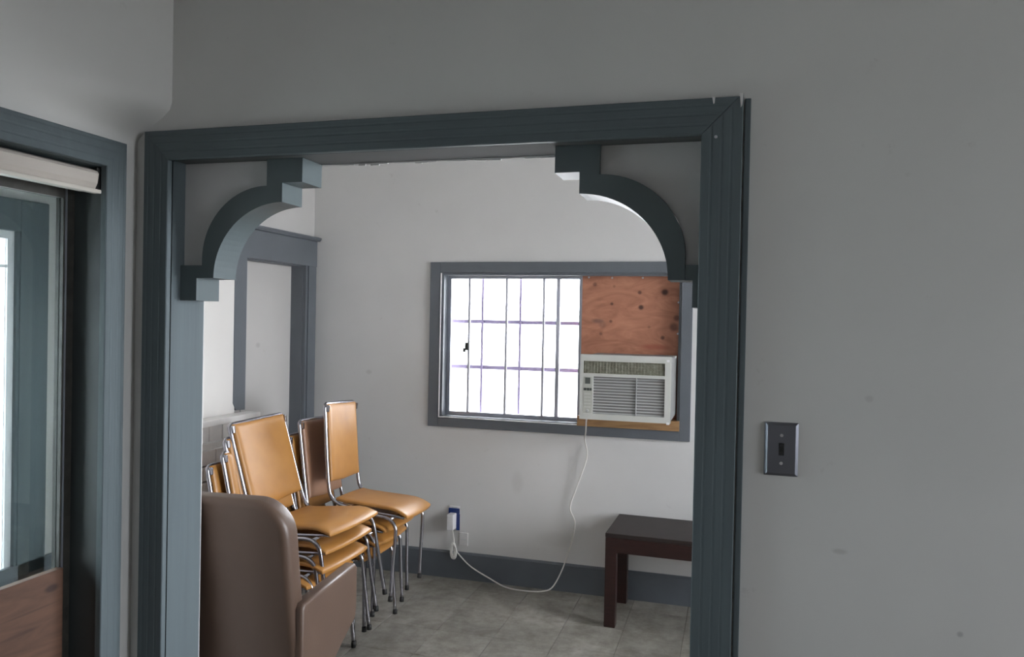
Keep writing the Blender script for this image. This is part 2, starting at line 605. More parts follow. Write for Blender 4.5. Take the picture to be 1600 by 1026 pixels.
# far room walls
struct('wall_far', wall_y(MB(), YF, YF + .15, XFL - .3, XFR + .15, 0, CZ, [(-1.765, -.300, .988, 1.885)]), M_farwall)
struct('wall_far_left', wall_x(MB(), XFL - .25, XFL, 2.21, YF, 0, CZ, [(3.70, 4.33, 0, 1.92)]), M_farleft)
struct('wall_far_left_return', MB().box(-2.91, -1.735, 2.192, 2.21, 0, CZ).box(-1.75, -1.72, YP, 2.192, 0, CZ), M_farwall)
struct('wall_far_right', wall_x(MB(), XFR, XFR + .15, YB, YF, 0, CZ, [(2.10, 3.90, .60, 2.50)]), M_farwall)
w4 = struct('window_4', MB().box(XFR - .02, XFR, 3.90, 4.00, .50, 2.60, .003).box(XFR - .02, XFR, 2.0, 2.10, .50, 2.60, .003)
            .box(XFR - .02, XFR, 2.10, 3.90, 2.50, 2.60, .003).box(XFR - .02, XFR, 2.10, 3.90, .50, .60, .003), M_lowertrim)
MB().box(XFR + .05, XFR + .08, 3.86, 3.90, .60, 2.50).box(XFR + .05, XFR + .08, 2.10, 2.14, .60, 2.50).box(XFR + .05, XFR + .08, 2.14, 3.86, 2.46, 2.50) \
    .box(XFR + .05, XFR + .08, 2.14, 3.86, .60, .64).box(XFR + .05, XFR + .08, 2.985, 3.015, .64, 2.46).build('sash', M_alu_w, w4)
MB().box(XFR + .063, XFR + .067, 2.14, 3.86, .64, 2.46).build('pane', M_glass, w4)
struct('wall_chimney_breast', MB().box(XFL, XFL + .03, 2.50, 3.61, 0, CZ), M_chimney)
# porch seen through the dusty pane
struct('wall_porch', wall_x(MB(), -2.375, -2.35, -.5, 2.192, 0, CZ, [(1.0, 2.036, .6, 1.866)]), M_porch)
struct('wall_porch_end', MB().box(-2.38, -1.72, -.62, -.5, 0, CZ), M_porch)
struct('wall_porch_dado', MB().box(-2.35, -2.335, -.5, 2.192, 0, .73), M_lowertrim)
pf = struct('window_3', MB().box(-2.352, -2.335, 2.036, 2.146, .60, 1.975, .003).box(-2.352, -2.335, .9, 2.036, 1.866, 1.975, .003)
            .box(-2.375, -2.340, 2.026, 2.036, .60, 1.866), M_trim)
MB().box(-2.372, -2.354, 2.002, 2.026, .60, 1.866).box(-2.372, -2.354, 1.0, 2.002, .60, .63).box(-2.372, -2.354, 1.0, 2.002, 1.84, 1.866) \
    .box(-2.370, -2.356, 1.0, 2.002, 1.742, 1.752).box(-2.372, -2.354, 1.0, 1.03, .63, 1.84).build('sash', M_alu_w, pf)
MB().box(-2.365, -2.362, 1.03, 2.002, .63, 1.84).build('pane', M_glass, pf)

# baseboards
struct('baseboard_far', MB().prism([(YF, 0), (YF - .018, 0), (YF - .018, .155), (YF - .010, .165), (YF, .165)], 'x', XFL, XFR), M_lowertrim)
struct('baseboard_far_right', MB().box(XFR - .018, XFR, YB, YF - .018, 0, .165), M_lowertrim)
struct('baseboard_far_left', MB().box(XFL, XFL + .018, 4.456, YF - .018, 0, .165), M_lowertrim)

# opening jambs and head lining
jb = struct('trim_1', MB().box(JL - .02, JL, YP - .001, YB + .002, 0, JT + .02), M_trim)
MB().box(JR, JR + .02, YP - .001, YB + .002, 0, JT + .02).build('jamb', M_trim, jb)
MB().box(JL, JR, YP - .001, YB + .002, JT, JT + .02).build('head_lining', M_headl, jb)


# mitred casing round the opening: profile across the width with shallow grooves
def casing_profile(wd, th):
    g = .0007
    return [(0, 0), (0, th - .002), (.002, th), (.018, th), (.020, th - g), (.023, th - g), (.025, th), (.040, th), (.042, th - g), (.045, th - g),
            (.047, th), (.060, th), (.062, th - g), (.065, th - g), (.067, th), (wd - .002, th), (wd, th - .002), (wd, 0)]


def casing_leg(name, inner, outer_dir, z0, z1, yface, wd, th, mt, parent, mitre=True):
    """vertical leg; w runs from the inner edge outwards; top mitred"""
    pr = casing_profile(wd, th)
    vs = []
    for (a, t) in pr:
        vs.append((inner + outer_dir * a, yface - t, z0))
    for (a, t) in pr:
        vs.append((inner + outer_dir * a, yface - t, z1 + (a if mitre else 0)))
    n = len(pr)
    fs = [(i, i + 1, n + i + 1, n + i) for i in range(n - 1)] + [(n - 1, 0, n, 2 * n - 1)]
    fs += [tuple(range(n))[::-1], tuple(range(n, 2 * n))]
    return MB().add(vs, fs).build(name, mt, parent)


def casing_head(name, xa, xb, z, yface, wd, th, mt, parent):
    pr = casing_profile(wd, th)
    vs = [(xa - a, yface - t, z + a) for a, t in pr] + [(xb + a, yface - t, z + a) for a, t in pr]
    n = len(pr)
    fs = [(i, i + 1, n + i + 1, n + i) for i in range(n - 1)] + [(n - 1, 0, n, 2 * n - 1)]
    fs += [tuple(range(n))[::-1], tuple(range(n, 2 * n))]
    return MB().add(vs, fs).build(name, mt, parent)


CI, CR, CT, CW, TH = -1.481, -0.083, 2.014, .079, .020
t2 = struct('trim_2', MB().box(CI - .074, CI + .0, YP - .004, YP, 0, CT + .07).box(CR, CR + .075, YP - .004, YP, 0, CT + .07)
            .box(CI - .07, CR + .07, YP - .004, YP, CT, CT + .07), M_joint)
casing_leg('casing_leg', CI, -1, 0, CT - .0015, YP, CW, TH, M_trim, t2)
casing_leg('casing_leg', CR, 1, 0, CT - .0015, YP, CW + .008, TH, M_trim, t2)
casing_head('casing_head', CI, CR, CT, YP, CW, TH, M_trimh, t2)
MB().box(CR + CW + .0115, CR + CW + .024, YP - .013, YP, 0, CT + CW - .004, .002).build('edge_strip', M_trim, t2)
MB().prism([(-.0615, 2.0935), (-.055, 2.0935), (-.0565, 2.080), (-.059, 2.079)], 'y', YP - .0207, YP - .019).build('paint_chip', M_chip, t2)
MB().prism([(-.0040, 2.0985), (.0035, 2.098), (.0015, 2.072), (-.0015, 2.068)], 'y', YP - .0207, YP - .019).build('paint_chip', M_chip, t2)
MB().disc((-.052, YP - TH, 2.007), .0035, .002).build('nail_head', M_screw, t2)


# ------------------------------------------------------------------ curved corner brackets
def arc(cx, cz, rx, rz, a0, a1, n):
    return [(cx + rx * math.cos(a0 + (a1 - a0) * k / n), cz + rz * math.sin(a0 + (a1 - a0) * k / n)) for k in range(n + 1)]


def bracket(name, jx, sg, label, rings=20):
    """a = distance out from the jamb; sg +1 grows to +x, -1 to -x"""
    t = empty(name, (jx, (YB + 1.81) / 2, 1.637), label=label, cat='bracket')
    off = t.location
    X = lambda a: jx + sg * a
    top = JT - .0005
    # band : lower outline from the stepped block down the quarter arc to the foot
    low = [(.384, top), (.384, 1.957), (.323, 1.957), (.323, 1.905)] + arc(.323, 1.70, .213, .205, PI / 2, PI, rings)
    upo = [(.072, 1.70)] + arc(.275, 1.752, .203, .198, PI, PI / 2, rings)[0:] + [(.275, top)]
    poly = [(X(a), z) for a, z in low + upo]
    MB().prism(poly, 'y', 1.810, YB - .001).build('curved_band', M_bracket, t, off)
    # foot block on the jamb
    MB().prism([(X(.0003), 1.637), (X(.054), 1.637), (X(.054), 1.6995), (X(.0712), 1.6995), (X(.0712), 1.735), (X(.0003), 1.735)], 'y', 1.811, YB - .001).build('foot_block', M_bracket, t, off)
    # recessed infill between band, jamb and head
    inf = [(.0004, 1.7355), (.0715, 1.7355)] + arc(.2755, 1.752, .2045, .1995, PI, PI / 2, rings) + [(.2745, top - .0005), (.0004, top - .0005)]
    MB().prism([(X(a), z) for a, z in inf], 'y', 1.826, YB - .006).build('infill_panel', M_infill, t, off)
    return t


bracket('corner_bracket', JL, 1, 'curved blue-grey wooden bracket in the left top corner of the cased opening')
bracket('corner_bracket', JR, -1, 'curved blue-grey wooden bracket in the right top corner of the cased opening')

# ragged white paint line along the back edge of the head, between the brackets
mb = MB()
x = JL + .385
while x < JR - .39:
    wd = random.uniform(.012, .035)
    h = random.uniform(.002, .008)
    mb.box(x, min(x + wd, JR - .386), YB + .0005, YB + .004, JT - h, JT + .01)
    x += wd
mb.build('paint_line', M_chip, jb)

# ------------------------------------------------------------------ light switch
sw = empty('light_switch', (.0985, YP, 1.277), label='brushed steel toggle light switch plate on the white wall right of the opening', cat='light switch')
cx, cz = .0985, 1.334
hw, hh = .0345, .0575
mb = MB()
vs = []
for (a, b, t) in ((hw, hh, 0), (hw, hh, .0015), (hw - .006, hh - .006, .0065)):
    vs += [(cx - a, YP - t, cz - b), (cx + a, YP - t, cz - b), (cx + a, YP - t, cz + b), (cx - a, YP - t, cz + b)]
fs = []
for k in range(2):
    for i in range(4):
        j = (i + 1) % 4
        fs.append((k * 4 + i, k * 4 + j, k * 4 + 4 + j, k * 4 + 4 + i))
fs += [(8, 9, 10, 11), (3, 2, 1, 0)]
mb.add(vs, fs)
mb.build('switch_plate', M_steel, sw, sw.location)
MB().box(cx - .0055, cx + .0055, YP - .0071, YP - .0064, cz - .013, cz + .013).build('toggle_slot', M_dark, sw, sw.location)
MB().prism([(YP - .006, cz - .006), (YP - .006, cz + .007), (YP - .018, cz + .013), (YP - .019, cz + .007)], 'x', cx - .004, cx + .004, .001, 2).build('toggle', M_dark, sw, sw.location)
for dz in (.030, -.030):
    MB().disc((cx, YP - .0064, cz + dz), .0035, .0014).build('screw', M_screw, sw, sw.location)

# ------------------------------------------------------------------ left glazed window of the near room
w1 = struct('window_1', MB().box(XL - .12, XL + .001, 1.6295, 1.6348, .45, 1.985), M_trimshade)
MB().box(XL - .12, XL + .001, .56, 1.6295, 1.9795, 1.9848).build('reveal_head', M_trimh, w1)
# casing on the left wall (flat, slightly fluted)
pr = casing_profile(.072, .018)
n = len(pr)
vs = [(XL + t, 1.626 + a * .95, .38) for a, t in pr] + [(XL + t, 1.626 + a * .95, 1.980 + a) for a, t in pr]
MB().add(vs, [(i, i + 1, n + i + 1, n + i) for i in range(n - 1)] + [(n - 1, 0, n, 2 * n - 1), tuple(range(n)), tuple(range(n, 2 * n))]).build('casing_leg', M_trim, w1)
vs = [(XL + t, 1.626 + a * .95, 1.980 + a) for a, t in pr] + [(XL + t, .56 - a, 1.980 + a) for a, t in pr]
MB().add(vs, [(i, i + 1, n + i + 1, n + i) for i in range(n - 1)] + [(n - 1, 0, n, 2 * n - 1), tuple(range(n)), tuple(range(n, 2 * n))]).build('casing_head', M_trimh, w1)
MB().box(XL, XL + .018, .488, .56, .38, 1.98, .002).build('casing_leg', M_trim, w1)
MB().box(XL - .02, XL + .03, .47, 1.69, .36, .40, .004).build('window_sill', M_trim, w1)
sa = MB().box(-1.715, -1.690, 1.596, 1.635, .45, 1.985).box(-1.715, -1.690, .55, .60, .45, 1.985).box(-1.715, -1.690, .60, 1.596, 1.895, 1.985).box(-1.715, -1.690, .60, 1.596, .45, .50) \
    .build('sash', M_sash_dark, w1)
MB().box(-1.692, -1.687, 1.600, 1.605, .45, 1.93).build('sash_bead', M_alu, sa)
MB().box(-1.704, -1.700, .60, 1.596, .50, 1.925).build('pane', M_glass_dirty, w1)
tag(MB().box(-1.7, -1.680, .57, 1.600, .46, .928, .001).build('wood_board', M_plyboard), 'raw reddish-brown wooden board across the bottom of the left window pane', 'board')

# rolled blind in the head of that window
rb = empty('roller_blind', (-1.64, 1.1, 1.91), label='off-white rolled-up blind under the head of the left window', cat='blind')
sec = [(-1.603, 1.965), (-1.598, 1.958), (-1.602, 1.934), (-1.610, 1.918), (-1.622, 1.912), (-1.66, 1.914), (-1.668, 1.94), (-1.66, 1.968), (-1.63, 1.974)]
MB().prism([(a, b) for a, b in sec], 'y', .57, 1.616, smooth=False).build('blind_roll', M_blind, rb, rb.location)
MB().box(-1.612, -1.590, .568, 1.618, 1.906, 1.9165, .003).build('bottom_rail', M_blindrail, rb, rb.location)
MB().box(-1.66, -1.605, 1.617, 1.634, 1.92, 1.975, .002).build('end_bracket', M_dark, rb, rb.location)

# ------------------------------------------------------------------ far window
w2 = struct('window_2', MB().box(-1.765, -1.745, YF - .002, YF + .13, .988, 1.885).box(-.315, -.300, YF - .002, YF + .13, .988, 1.885)
            .box(-1.745, -.315, YF - .002, YF + .13, 1.870, 1.885).box(-1.745, -.315, YF - .002, YF + .13, .988, 1.0), M_fartrim)
MB().box(-1.832, -1.765, YF - .018, YF, .932, 1.950, .003).build('casing_leg', M_fartrim, w2)
MB().box(-.300, -.238, YF - .018, YF, .932, 1.950, .003).build('casing_leg', M_fartrim, w2)
MB().box(-1.765, -.300, YF - .018, YF, 1.885, 1.950, .003).build('casing_head', M_fartrim, w2)
MB().box(-1.765, -.300, YF - .018, YF, .932, .988, .003).build('casing_bottom', M_fartrim, w2)
MB().box(-1.762, -1.757, YF - .022, YF - .012, .99, 1.882).build('caulk_line', M_chip, w2)
MB().box(-1.757, -.89, YF - .022, YF - .012, .990, .995).build('caulk_line', M_chip, w2)
ya, yb = 4.525, 4.550
sa = MB().box(-1.745, -1.722, ya, yb, 1.0, 1.87).box(-1.722, -.886, ya, yb, 1.0, 1.022).box(-1.722, -.886, ya, yb, 1.852, 1.87) \
    .box(-.906, -.886, ya, yb, 1.022, 1.852).build('sash', M_alu, w2)
MB().box(-1.045, -1.023, ya - .004, yb, 1.022, 1.852).build('meeting_stile', M_muntin, w2)
for xx in (-1.603, -1.361, -1.125):
    MB().box(xx - .0065, xx + .0065, ya + .002, yb - .006, 1.022, 1.852).build('muntin', M_muntin, w2)
MB().box(-1.722, -.906, 4.556, 4.559, 1.022, 1.852).build('pane', M_glass, w2)
lt = MB().box(-1.622, -1.600, ya - .012, ya + .002, 1.405, 1.455, .002).box(-1.632, -1.618, ya - .020, ya - .006, 1.395, 1.420, .002).build('latch', M_dark, w2)
# security bars outside
sg = empty('security_bars', (-1.3, 4.70, .96), label='thin upright iron security bars outside the bright far window', cat='window bars')
for xx in (-1.815, -1.572, -1.319, -1.075, -.83, -.58, -.33):
    MB().box(xx - .007, xx + .007, 4.695, 4.705, .94, 1.95).build('bar', M_iron, sg, sg.location)
for zz in (.94, 1.292, 1.586, 1.95):
    MB().box(-1.84, -.30, 4.705, 4.715, zz - .012, zz + .012).build('rail', M_iron, sg, sg.location)
for xx in (-1.815, -.33):
    for zz in (.94, 1.95):
        MB().box(xx - .01, xx + .01, 4.605, 4.705, zz - .012, zz + .012).build('wall_fixing', M_iron, sg, sg.location)

# plywood infill
pl = tag(MB().box(-.885, -.3155, 4.508, 4.524, 1.0003, 1.8695, .0005).build('plywood_panel', M_ply), 'knotty orange-brown plywood panel filling the right part of the far window', 'plywood')
pl2 = MB()
for (px_, pz_) in ((-.847, 1.862), (-.708, 1.860), (-.529, 1.861), (-.322, 1.72), (-.322, 1.54)):
    MB().disc((px_, 4.508, pz_), .006, .003, seg=10).build('screw', M_screw, pl)
tag(MB().box(-.885, -.298, YF - .030, 4.507, .9885, 1.046, .002).box(-.78, -.36, YF - .02, 4.507, 1.046, 1.0765).build('wooden_batten', M_lumber), 'raw pine batten lying under the window air conditioner', 'batten')

# ------------------------------------------------------------------ window air conditioner
AX0, AX1, AZ0, AZ1, AY = -.800, -.320, 1.077, 1.424, 4.06
ac = empty('air_conditioner', ((AX0 + AX1) / 2, 4.3, AZ0), label='off-white window air conditioner set under the knotty plywood panel', cat='air conditioner')
L = ac.location
MB().box(AX0 + .012, AX1 - .004, AY + .045, 4.5075, AZ0 + .001, AZ1 - .008, .004).build('cabinet', M_ac_side, ac, L)
W_, H_ = AX1 - AX0, AZ1 - AZ0
fx = lambda t: AX0 + t * W_
fz = lambda t: AZ1 - t * H_
# bezel as frame bars round the openings
y0, y1 = AY, AY + .050
mb = MB()
mb.box(fx(0), fx(.035), y0, y1, AZ0, AZ1)
mb.box(fx(.935), fx(1), y0, y1, AZ0, AZ1)
mb.box(fx(.035), fx(.935), y0, y1, fz(.10), AZ1)
mb.box(fx(.035), fx(.935), y0, y1, fz(.335), fz(.29))
mb.box(fx(.035), fx(.935), y0, y1, AZ0, fz(.91))
mb.box(fx(.035), fx(.145), y0 + .001, y1, fz(.91), fz(.335))
mb.box(fx(.145), fx(.150), y0, y1, fz(.91), fz(.335))
bz = mb.build('front_bezel', M_ac, ac, L)
MB().box(fx(0) - .002, fx(1) + .002, y0 + .012, y0 + .018, AZ0 - .0, AZ1 + .002).build('bezel_seam', M_ac_side, ac, L)
fg = MB().box(fx(.035), fx(.935), y0 + .010, y0 + .014, fz(.29), fz(.10)).build('intake_filter', M_ac_filter, ac, L)
mb = MB()
for k in range(26):
    xx = fx(.035 + .9 * (k + .5) / 26)
    mb.box(xx - .0011, xx + .0011, y0 + .006, y0 + .010, fz(.29), fz(.10))
for k in range(1, 5):
    zz = fz(.10 + .19 * k / 5)
    mb.box(fx(.035), fx(.935), y0 + .006, y0 + .009, zz - .0008, zz + .0008)
tag(mb.build('intake_mesh', M_ac_filter, ac, L), kind='stuff')
MB().box(fx(.150), fx(.935), y0 + .028, y0 + .032, fz(.91), fz(.335)).build('outlet_back', M_ac_dark, ac, L)
lv0 = None
for k in range(13):
    z = fz(.335 + .575 * (k + .5) / 13)
    if lv0 is None:
        lv0 = MB().prism([(-.001, -.0045), (.002, -.0045), (.016, .0035), (.013, .0045)], 'x', 0, fx(.935) - fx(.150)).build('louver', M_ac_grille, ac)
        o = lv0
    else:
        o = lv0.copy()
        COL.objects.link(o)
    o.parent = ac
    o.location = (fx(.150) - L.x, y0 + .006 - L.y, z - L.z)
for t in (.625,):
    MB().box(fx(t), fx(t) + .003, y0 + .003, y0 + .020, fz(.91), fz(.335)).build('louver_divider', M_ac_grille, ac, L)
cp = MB().box(fx(.043), fx(.137), y0 - .001, y0 + .001, fz(.90), fz(.345)).build('control_panel', M_panel_print, ac, L)
MB().box(fx(.060), fx(.118), y0 - .003, y0 - .0008, fz(.45), fz(.355)).build('display', M_display, cp)
for k, (a, b) in enumerate(((.045, .075), (.083, .108), (.114, .135))):
    MB().box(fx(a), fx(b), y0 - .0035, y0 - .0008, fz(.555), fz(.515)).build('button', M_display, cp)
for k in range(5):
    zz = .60 + .05 * k
    MB().box(fx(.055), fx(.125), y0 - .0022, y0 - .0008, fz(zz + .018), fz(zz)).build('button', M_ac, cp)
MB().disc((fx(.09), y0 - .0008, fz(.865)), .008, .004).build('power_button', M_ac_grille, cp)
for o in cp.children:
    o.location = (-L.x, -L.y, -L.z)
for (xx, yy, zz) in ((fx(.975), y0 - .001, fz(.055)), (AX1 - .001, AY + .30, fz(.03)), (fx(.985), y0 - .001, fz(.995))):
    MB().box(xx - .012, xx + .003, yy, yy + .02, zz - .008, zz + .004, .001).build('foam_tab', M_white, ac, L)

# power cord
def bez(pts, n=8):
    """Catmull-Rom through pts"""
    P = [Vector(p) for p in pts]
    P = [P[0] * 2 - P[1]] + P + [P[-1] * 2 - P[-2]]
    out = []
    for i in range(1, len(P) - 2):
        for k in range(n):
            t = k / n
            a, b, c, d = P[i - 1], P[i], P[i + 1], P[i + 2]
            out.append(.5 * ((2 * b) + (-a + c) * t + (2 * a - 5 * b + 4 * c - d) * t * t + (-a + 3 * b - 3 * c + d) * t ** 3))
    out.append(P[-2])
    return out


pc = empty('power_cord', (-1.2, 4.4, 0), label='thin white power cord sagging from the air conditioner down to the outlet', cat='power cord')
path = [(-.768, 4.14, 1.082), (-.772, 4.12, 1.062), (-.80, 4.26, .985), (-.835, 4.425, .905), (-.822, 4.43, .805), (-.884, 4.436, .615), (-.917, 4.436, .50), (-.886, 4.436, .40), (-.932, 4.43, .20),
        (-.997, 4.40, .045), (-1.06, 4.37, .012), (-1.17, 4.36, .006), (-1.285, 4.38, .006), (-1.40, 4.405, .040), (-1.52, 4.42, .090), (-1.595, 4.43, .145), (-1.628, 4.432, .18)]
MB().tube(bez(path), .0042, 8).build('cord', M_cord, pc, pc.location)
co = []
for k in range(120):
    a = k / 60 * 2 * PI * 3
    co.append((-1.640 + (.018 - .010 * k / 120) * math.cos(a) + .004 * math.sin(a * .33), 4.424 + .004 * math.sin(a * .5), .165 + .042 * math.sin(a) + .01 * k / 60))
MB().tube(co, .005, 8).build('cord_bundle', M_cord, pc, pc.location)
MB().tube(bez([(-1.638, 4.424, .19), (-1.640, 4.43, .24), (-1.645, 4.425, .285), (-1.648, 4.415, .315)]), .0045, 8).build('cord_tail', M_cord, pc, pc.location)
pg = MB().box(-1.672, -1.630, 4.385, 4.446, .310, .405, .005).build('plug', M_white, pc, pc.location)

# outlet and blue adapter
ol = empty('wall_outlet', (-1.645, YF, .30), label='white wall outlet low on the far wall with a blue frame plugged in', cat='outlet')
MB().box(-1.682, -1.612, YF - .005, YF, .295, .445, .002).build('cover_plate', M_white, ol, ol.location)
MB().box(-1.665, -1.628, YF - .008, YF - .005, .415, .438, .001).build('receptacle', M_ac_grille, ol, ol.location)
ad = empty('plug_adapter', (-1.650, YF - .008, .30), label='small blue plug adapter behind the white plug in the outlet', cat='adapter')
MB().box(-1.684, -1.612, 4.447, YF - .0085, .398, .432, .003).box(-1.632, -1.610, 4.447, YF - .0085, .298, .398, .003).build('blue_body', M_blue, ad, ad.location)
jbx = empty('cable_box', (-1.585, YF, .20), label='flat white box low on the far wall, right of the bundled cord', cat='junction box')
MB().box(-1.612, -1.556, YF - .012, YF, .205, .285, .003).build('box_cover', M_farwall, jbx, jbx.location)
MB().box(-1.606, -1.562, YF - .0135, YF - .012, .243, .246).build('cover_slot', M_ac_grille, jbx, jbx.location)

# ------------------------------------------------------------------ cased closet on the far room's left wall
d1 = struct('door_1', MB().box(-2.742, XFL + .001, 4.324, 4.3298, 0, 1.9198).box(-2.742, XFL + .001, 3.7002, 3.706, 0, 1.9198).box(-2.742, XFL + .001, 3.706, 4.324, 1.914, 1.9198), M_fartrim)
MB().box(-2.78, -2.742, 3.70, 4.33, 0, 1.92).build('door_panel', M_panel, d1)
MB().box(XFL, XFL + .022, 4.33, 4.456, 0, 1.92, .002).build('casing_leg', M_fartrim, d1)
MB().box(XFL + .022, XFL + .030, 4.352, 4.362, 0, 1.92, .002).build('casing_bead', M_fartrim, d1)
MB().prism([(3.595, 1.115), (3.62, 1.075), (3.70, 1.070), (3.70, 1.92), (3.595, 1.92)], 'x', XFL + .0, XFL + .034).build('casing_leg', M_fartrim, d1)
MB().box(XFL, XFL + .026, 3.50, 4.456, 1.92, 2.085, .002).build('casing_head', M_fartrim, d1)
MB().prism([(XFL, 2.085), (XFL + .045, 2.085), (XFL + .055, 2.098), (XFL + .055, 2.108), (XFL, 2.108)], 'y', 3.47, 4.4575).build('head_cap', M_fartrim, d1)

# ------------------------------------------------------------------ white painted brick fireplace
fp = empty('fireplace', (-2.55, 3.2, 0), label='white painted brick fireplace with a projecting mantel on the left wall of the far room', cat='fireplace')
FL = fp.location
x0 = XFL + .031
MB().box(x0, -2.50, 2.52, 3.56, 0, .84).build('mortar_core', M_mortar, fp, FL)
MB().box(XFL + .0345, -2.535, 2.42, 3.715, 1.030, 1.062, .004).build('mantel_shelf', M_brick, fp, FL)
MB().box(XFL + .0345, -2.548, 2.45, 3.690, .955, 1.030).build('mortar_core', M_mortar, fp, FL)
# soldier course under the shelf
y = 2.46
while y < 3.66:
    MB().box(-2.60, -2.540 + random.uniform(-.002, .002), y, y + .098, .948, 1.029, .003).build('brick', M_brick, fp, FL)
    y += .104
# body courses
bk = None
for r in range(12):
    z = .006 + r * .0775
    if z + .07 > .948:
        break
    y = 2.53 - (.105 if r % 2 else 0)
    while y < 3.56:
        a, b = max(y, 2.53), min(y + .202, 3.57)
        if b - a > .04 and not (2.80 < (a + b) / 2 < 3.38 and z < .70):
            MB().box(-2.56, -2.480 + random.uniform(-.002, .003), a, b, z, z + .069, .003).build('brick', M_brick, fp, FL)
        y += .210
MB().box(-2.499, -2.497, 2.80, 3.38, 0, .70).build('firebox_opening', M_firebox, fp, FL)
MB().box(x0, -2.50, 2.52, 3.575, .84, .955).build('mortar_core', M_mortar, fp, FL)


# ------------------------------------------------------------------ stacking chairs
S = dict(hwf=.193, hwr=.176, dep=.40, bx0=-.045, bx1=-.119, hb=.389)


def surf_pad(fn, nu, nv, thick, flip=False):
    """closed pad from a mid-surface function fn(u,v)->(point, normal, half_thickness)"""
    mb = MB()
    T, B = [], []
    for j in range(nv + 1):
        for i in range(nu + 1):
            p, nrm, h = fn(i / nu, j / nv)
            T.append(p + nrm * h[0])
            B.append(p - nrm * h[1])
    N = (nu + 1) * (nv + 1)
    fs = []
    for j in range(nv):
        for i in range(nu):
            a = j * (nu + 1) + i
            fs.append((a, a + 1, a + nu + 2, a + nu + 1))
            fs.append((N + a, N + a + nu + 1, N + a + nu + 2, N + a + 1))
    for i in range(nu):
        fs.append((i, N + i, N + i + 1, i + 1))
        a = nv * (nu + 1) + i
        fs.append((a, a + 1, N + a + 1, N + a))
    for j in range(nv):
        a = j * (nu + 1)
        fs.append((a, a + nu + 1, N + a + nu + 1, N + a))
        a = a + nu
        fs.append((a, N + a, N + a + nu + 1, a + nu + 1))
    mb.add(T + B, fs, True)
    return mb


def edge_t(u, v, r=.10):
    """0 at the rim, 1 inside, rounded"""
    e = min(u, 1 - u, v, 1 - v) / r
    e = max(0, min(1, e))
    return math.sqrt(1 - (1 - e) ** 2)


def warp(t):                                    # more samples near the rims
    return .5 - .5 * math.cos(PI * t)


def stack_chair(label, group, backmat):
    t = empty('stacking_chair', label=label, cat='chair', group=group)
    Z = .45

    def seat_fn(u, v):
        u, v = warp(u), warp(v)
        hw = S['hwr'] + (S['hwf'] - S['hwr']) * u
        yy = (2 * v - 1)
        # rounded front corners in plan
        x = u * S['dep'] + .014 * (1 - yy * yy) * u * u - .004 * u
        z = -.014 + .003 * (1 - yy * yy) + .004 * abs(yy) ** 3 * u
        if u > .72:
            q = (u - .72) / .28
            z -= .030 * q * q
        if u < .15:
            z += .006 * ((.15 - u) / .15) ** 2
        e = edge_t(u, v, .07)
        return Vector((x, yy * hw, Z + z)), Vector((0, 0, 1)), (.004 + .007 * e, .005 + .006 * e)
    surf_pad(seat_fn, 26, 22, .03).build('seat', M_vinyl, t)

    rec = math.atan2(S['bx0'] - S['bx1'], S['hb'])
    nrm = Vector((math.cos(rec), 0, math.sin(rec)))

    def back_fn(u, v):
        u, v = warp(u), warp(v)
        yy = 2 * v - 1
        hw = .180
        zz = .075 + S['hb'] * u
        # corners slightly rounded, the rim bows
        x = S['bx0'] + (S['bx1'] - S['bx0']) * u - .010 * (1 - yy * yy)
        zz += (-.012 * (1 - abs(yy)) * (1 - u)) if u < .5 else 0
        e = edge_t(u, v, .09)
        return Vector((x + .004, yy * hw, Z + zz)), nrm, (.002 + .013 * e, .003 + .006 * e)
    bk_ = surf_pad(back_fn, 26, 20, .02).build('backrest', backmat, t)

    # continuous chrome tube: seat rails, bend, uprights, top bend
    def side(sg):
        return [(.365, sg * .150, Z - .052), (.33, sg * .172, Z - .046), (.20, sg * .182, Z - .044), (.06, sg * .186, Z - .036), (.0, sg * .188, Z - .018),
                (-.028, sg * .189, Z + .010), (-.043, sg * .190, Z + .055), (-.058, sg * .190, Z + .12), (-.088, sg * .190, Z + .28), (-.116, sg * .189, Z + .43),
                (-.122, sg * .182, Z + .455), (-.124, sg * .165, Z + .464)]
    pth = bez(side(-1), 5) + [Vector((-.126, 0, Z + .465))] + list(reversed(bez(side(1), 5)))
    MB().tube(pth, .0100, 10).build('back_frame', M_chrome, t)
    for sg_ in (-1, 1):                         # chrome clips holding the pad's top corners
        MB().box(-.1175, -.096, sg_ * .182 - .006, sg_ * .182 + .006, Z + .425, Z + .460, .003).build('corner_cap', M_chrome, t)
    # legs: each side a wide bent tube; modelled leg by leg
    LW = .212
    for sg_ in (-1, 1):
        fr = [(.19, sg_ * LW, Z - .050), (.27, sg_ * LW, Z - .051), (.315, sg_ * LW, Z - .060), (.345, sg_ * (LW + .001), Z - .088), (.354, sg_ * (LW + .002), Z - .13),
              (.362, sg_ * (LW + .008), Z - .28), (.372, sg_ * (LW + .014), 0.012)]
        re = [(.19, sg_ * LW, Z - .050), (.10, sg_ * LW, Z - .051), (.055, sg_ * LW, Z - .060), (.022, sg_ * (LW + .001), Z - .088), (.010, sg_ * (LW + .002), Z - .13),
              (-.012, sg_ * (LW + .008), Z - .28), (-.034, sg_ * (LW + .014), 0.012)]
        for pts in (fr, re):
            lg = MB().tube(bez(pts, 5), .0095, 10).build('leg', M_chrome, t)
            e = pts[-1]
            MB().tube([(e[0], e[1], 0), (e[0], e[1], .022)], .012, 10).build('foot_cap', M_dark, lg)
    for xx in (.315, .055):
        MB().tube([(xx, -LW, Z - .057), (xx, LW, Z - .057)], .0075, 8).build('cross_bar', M_chrome, t)
    return t


def copy_tree(o, parent=None):
    c = o.copy()
    COL.objects.link(c)
    c.parent = parent
    for ch in list(o.children):
        copy_tree(ch, c)
    return c


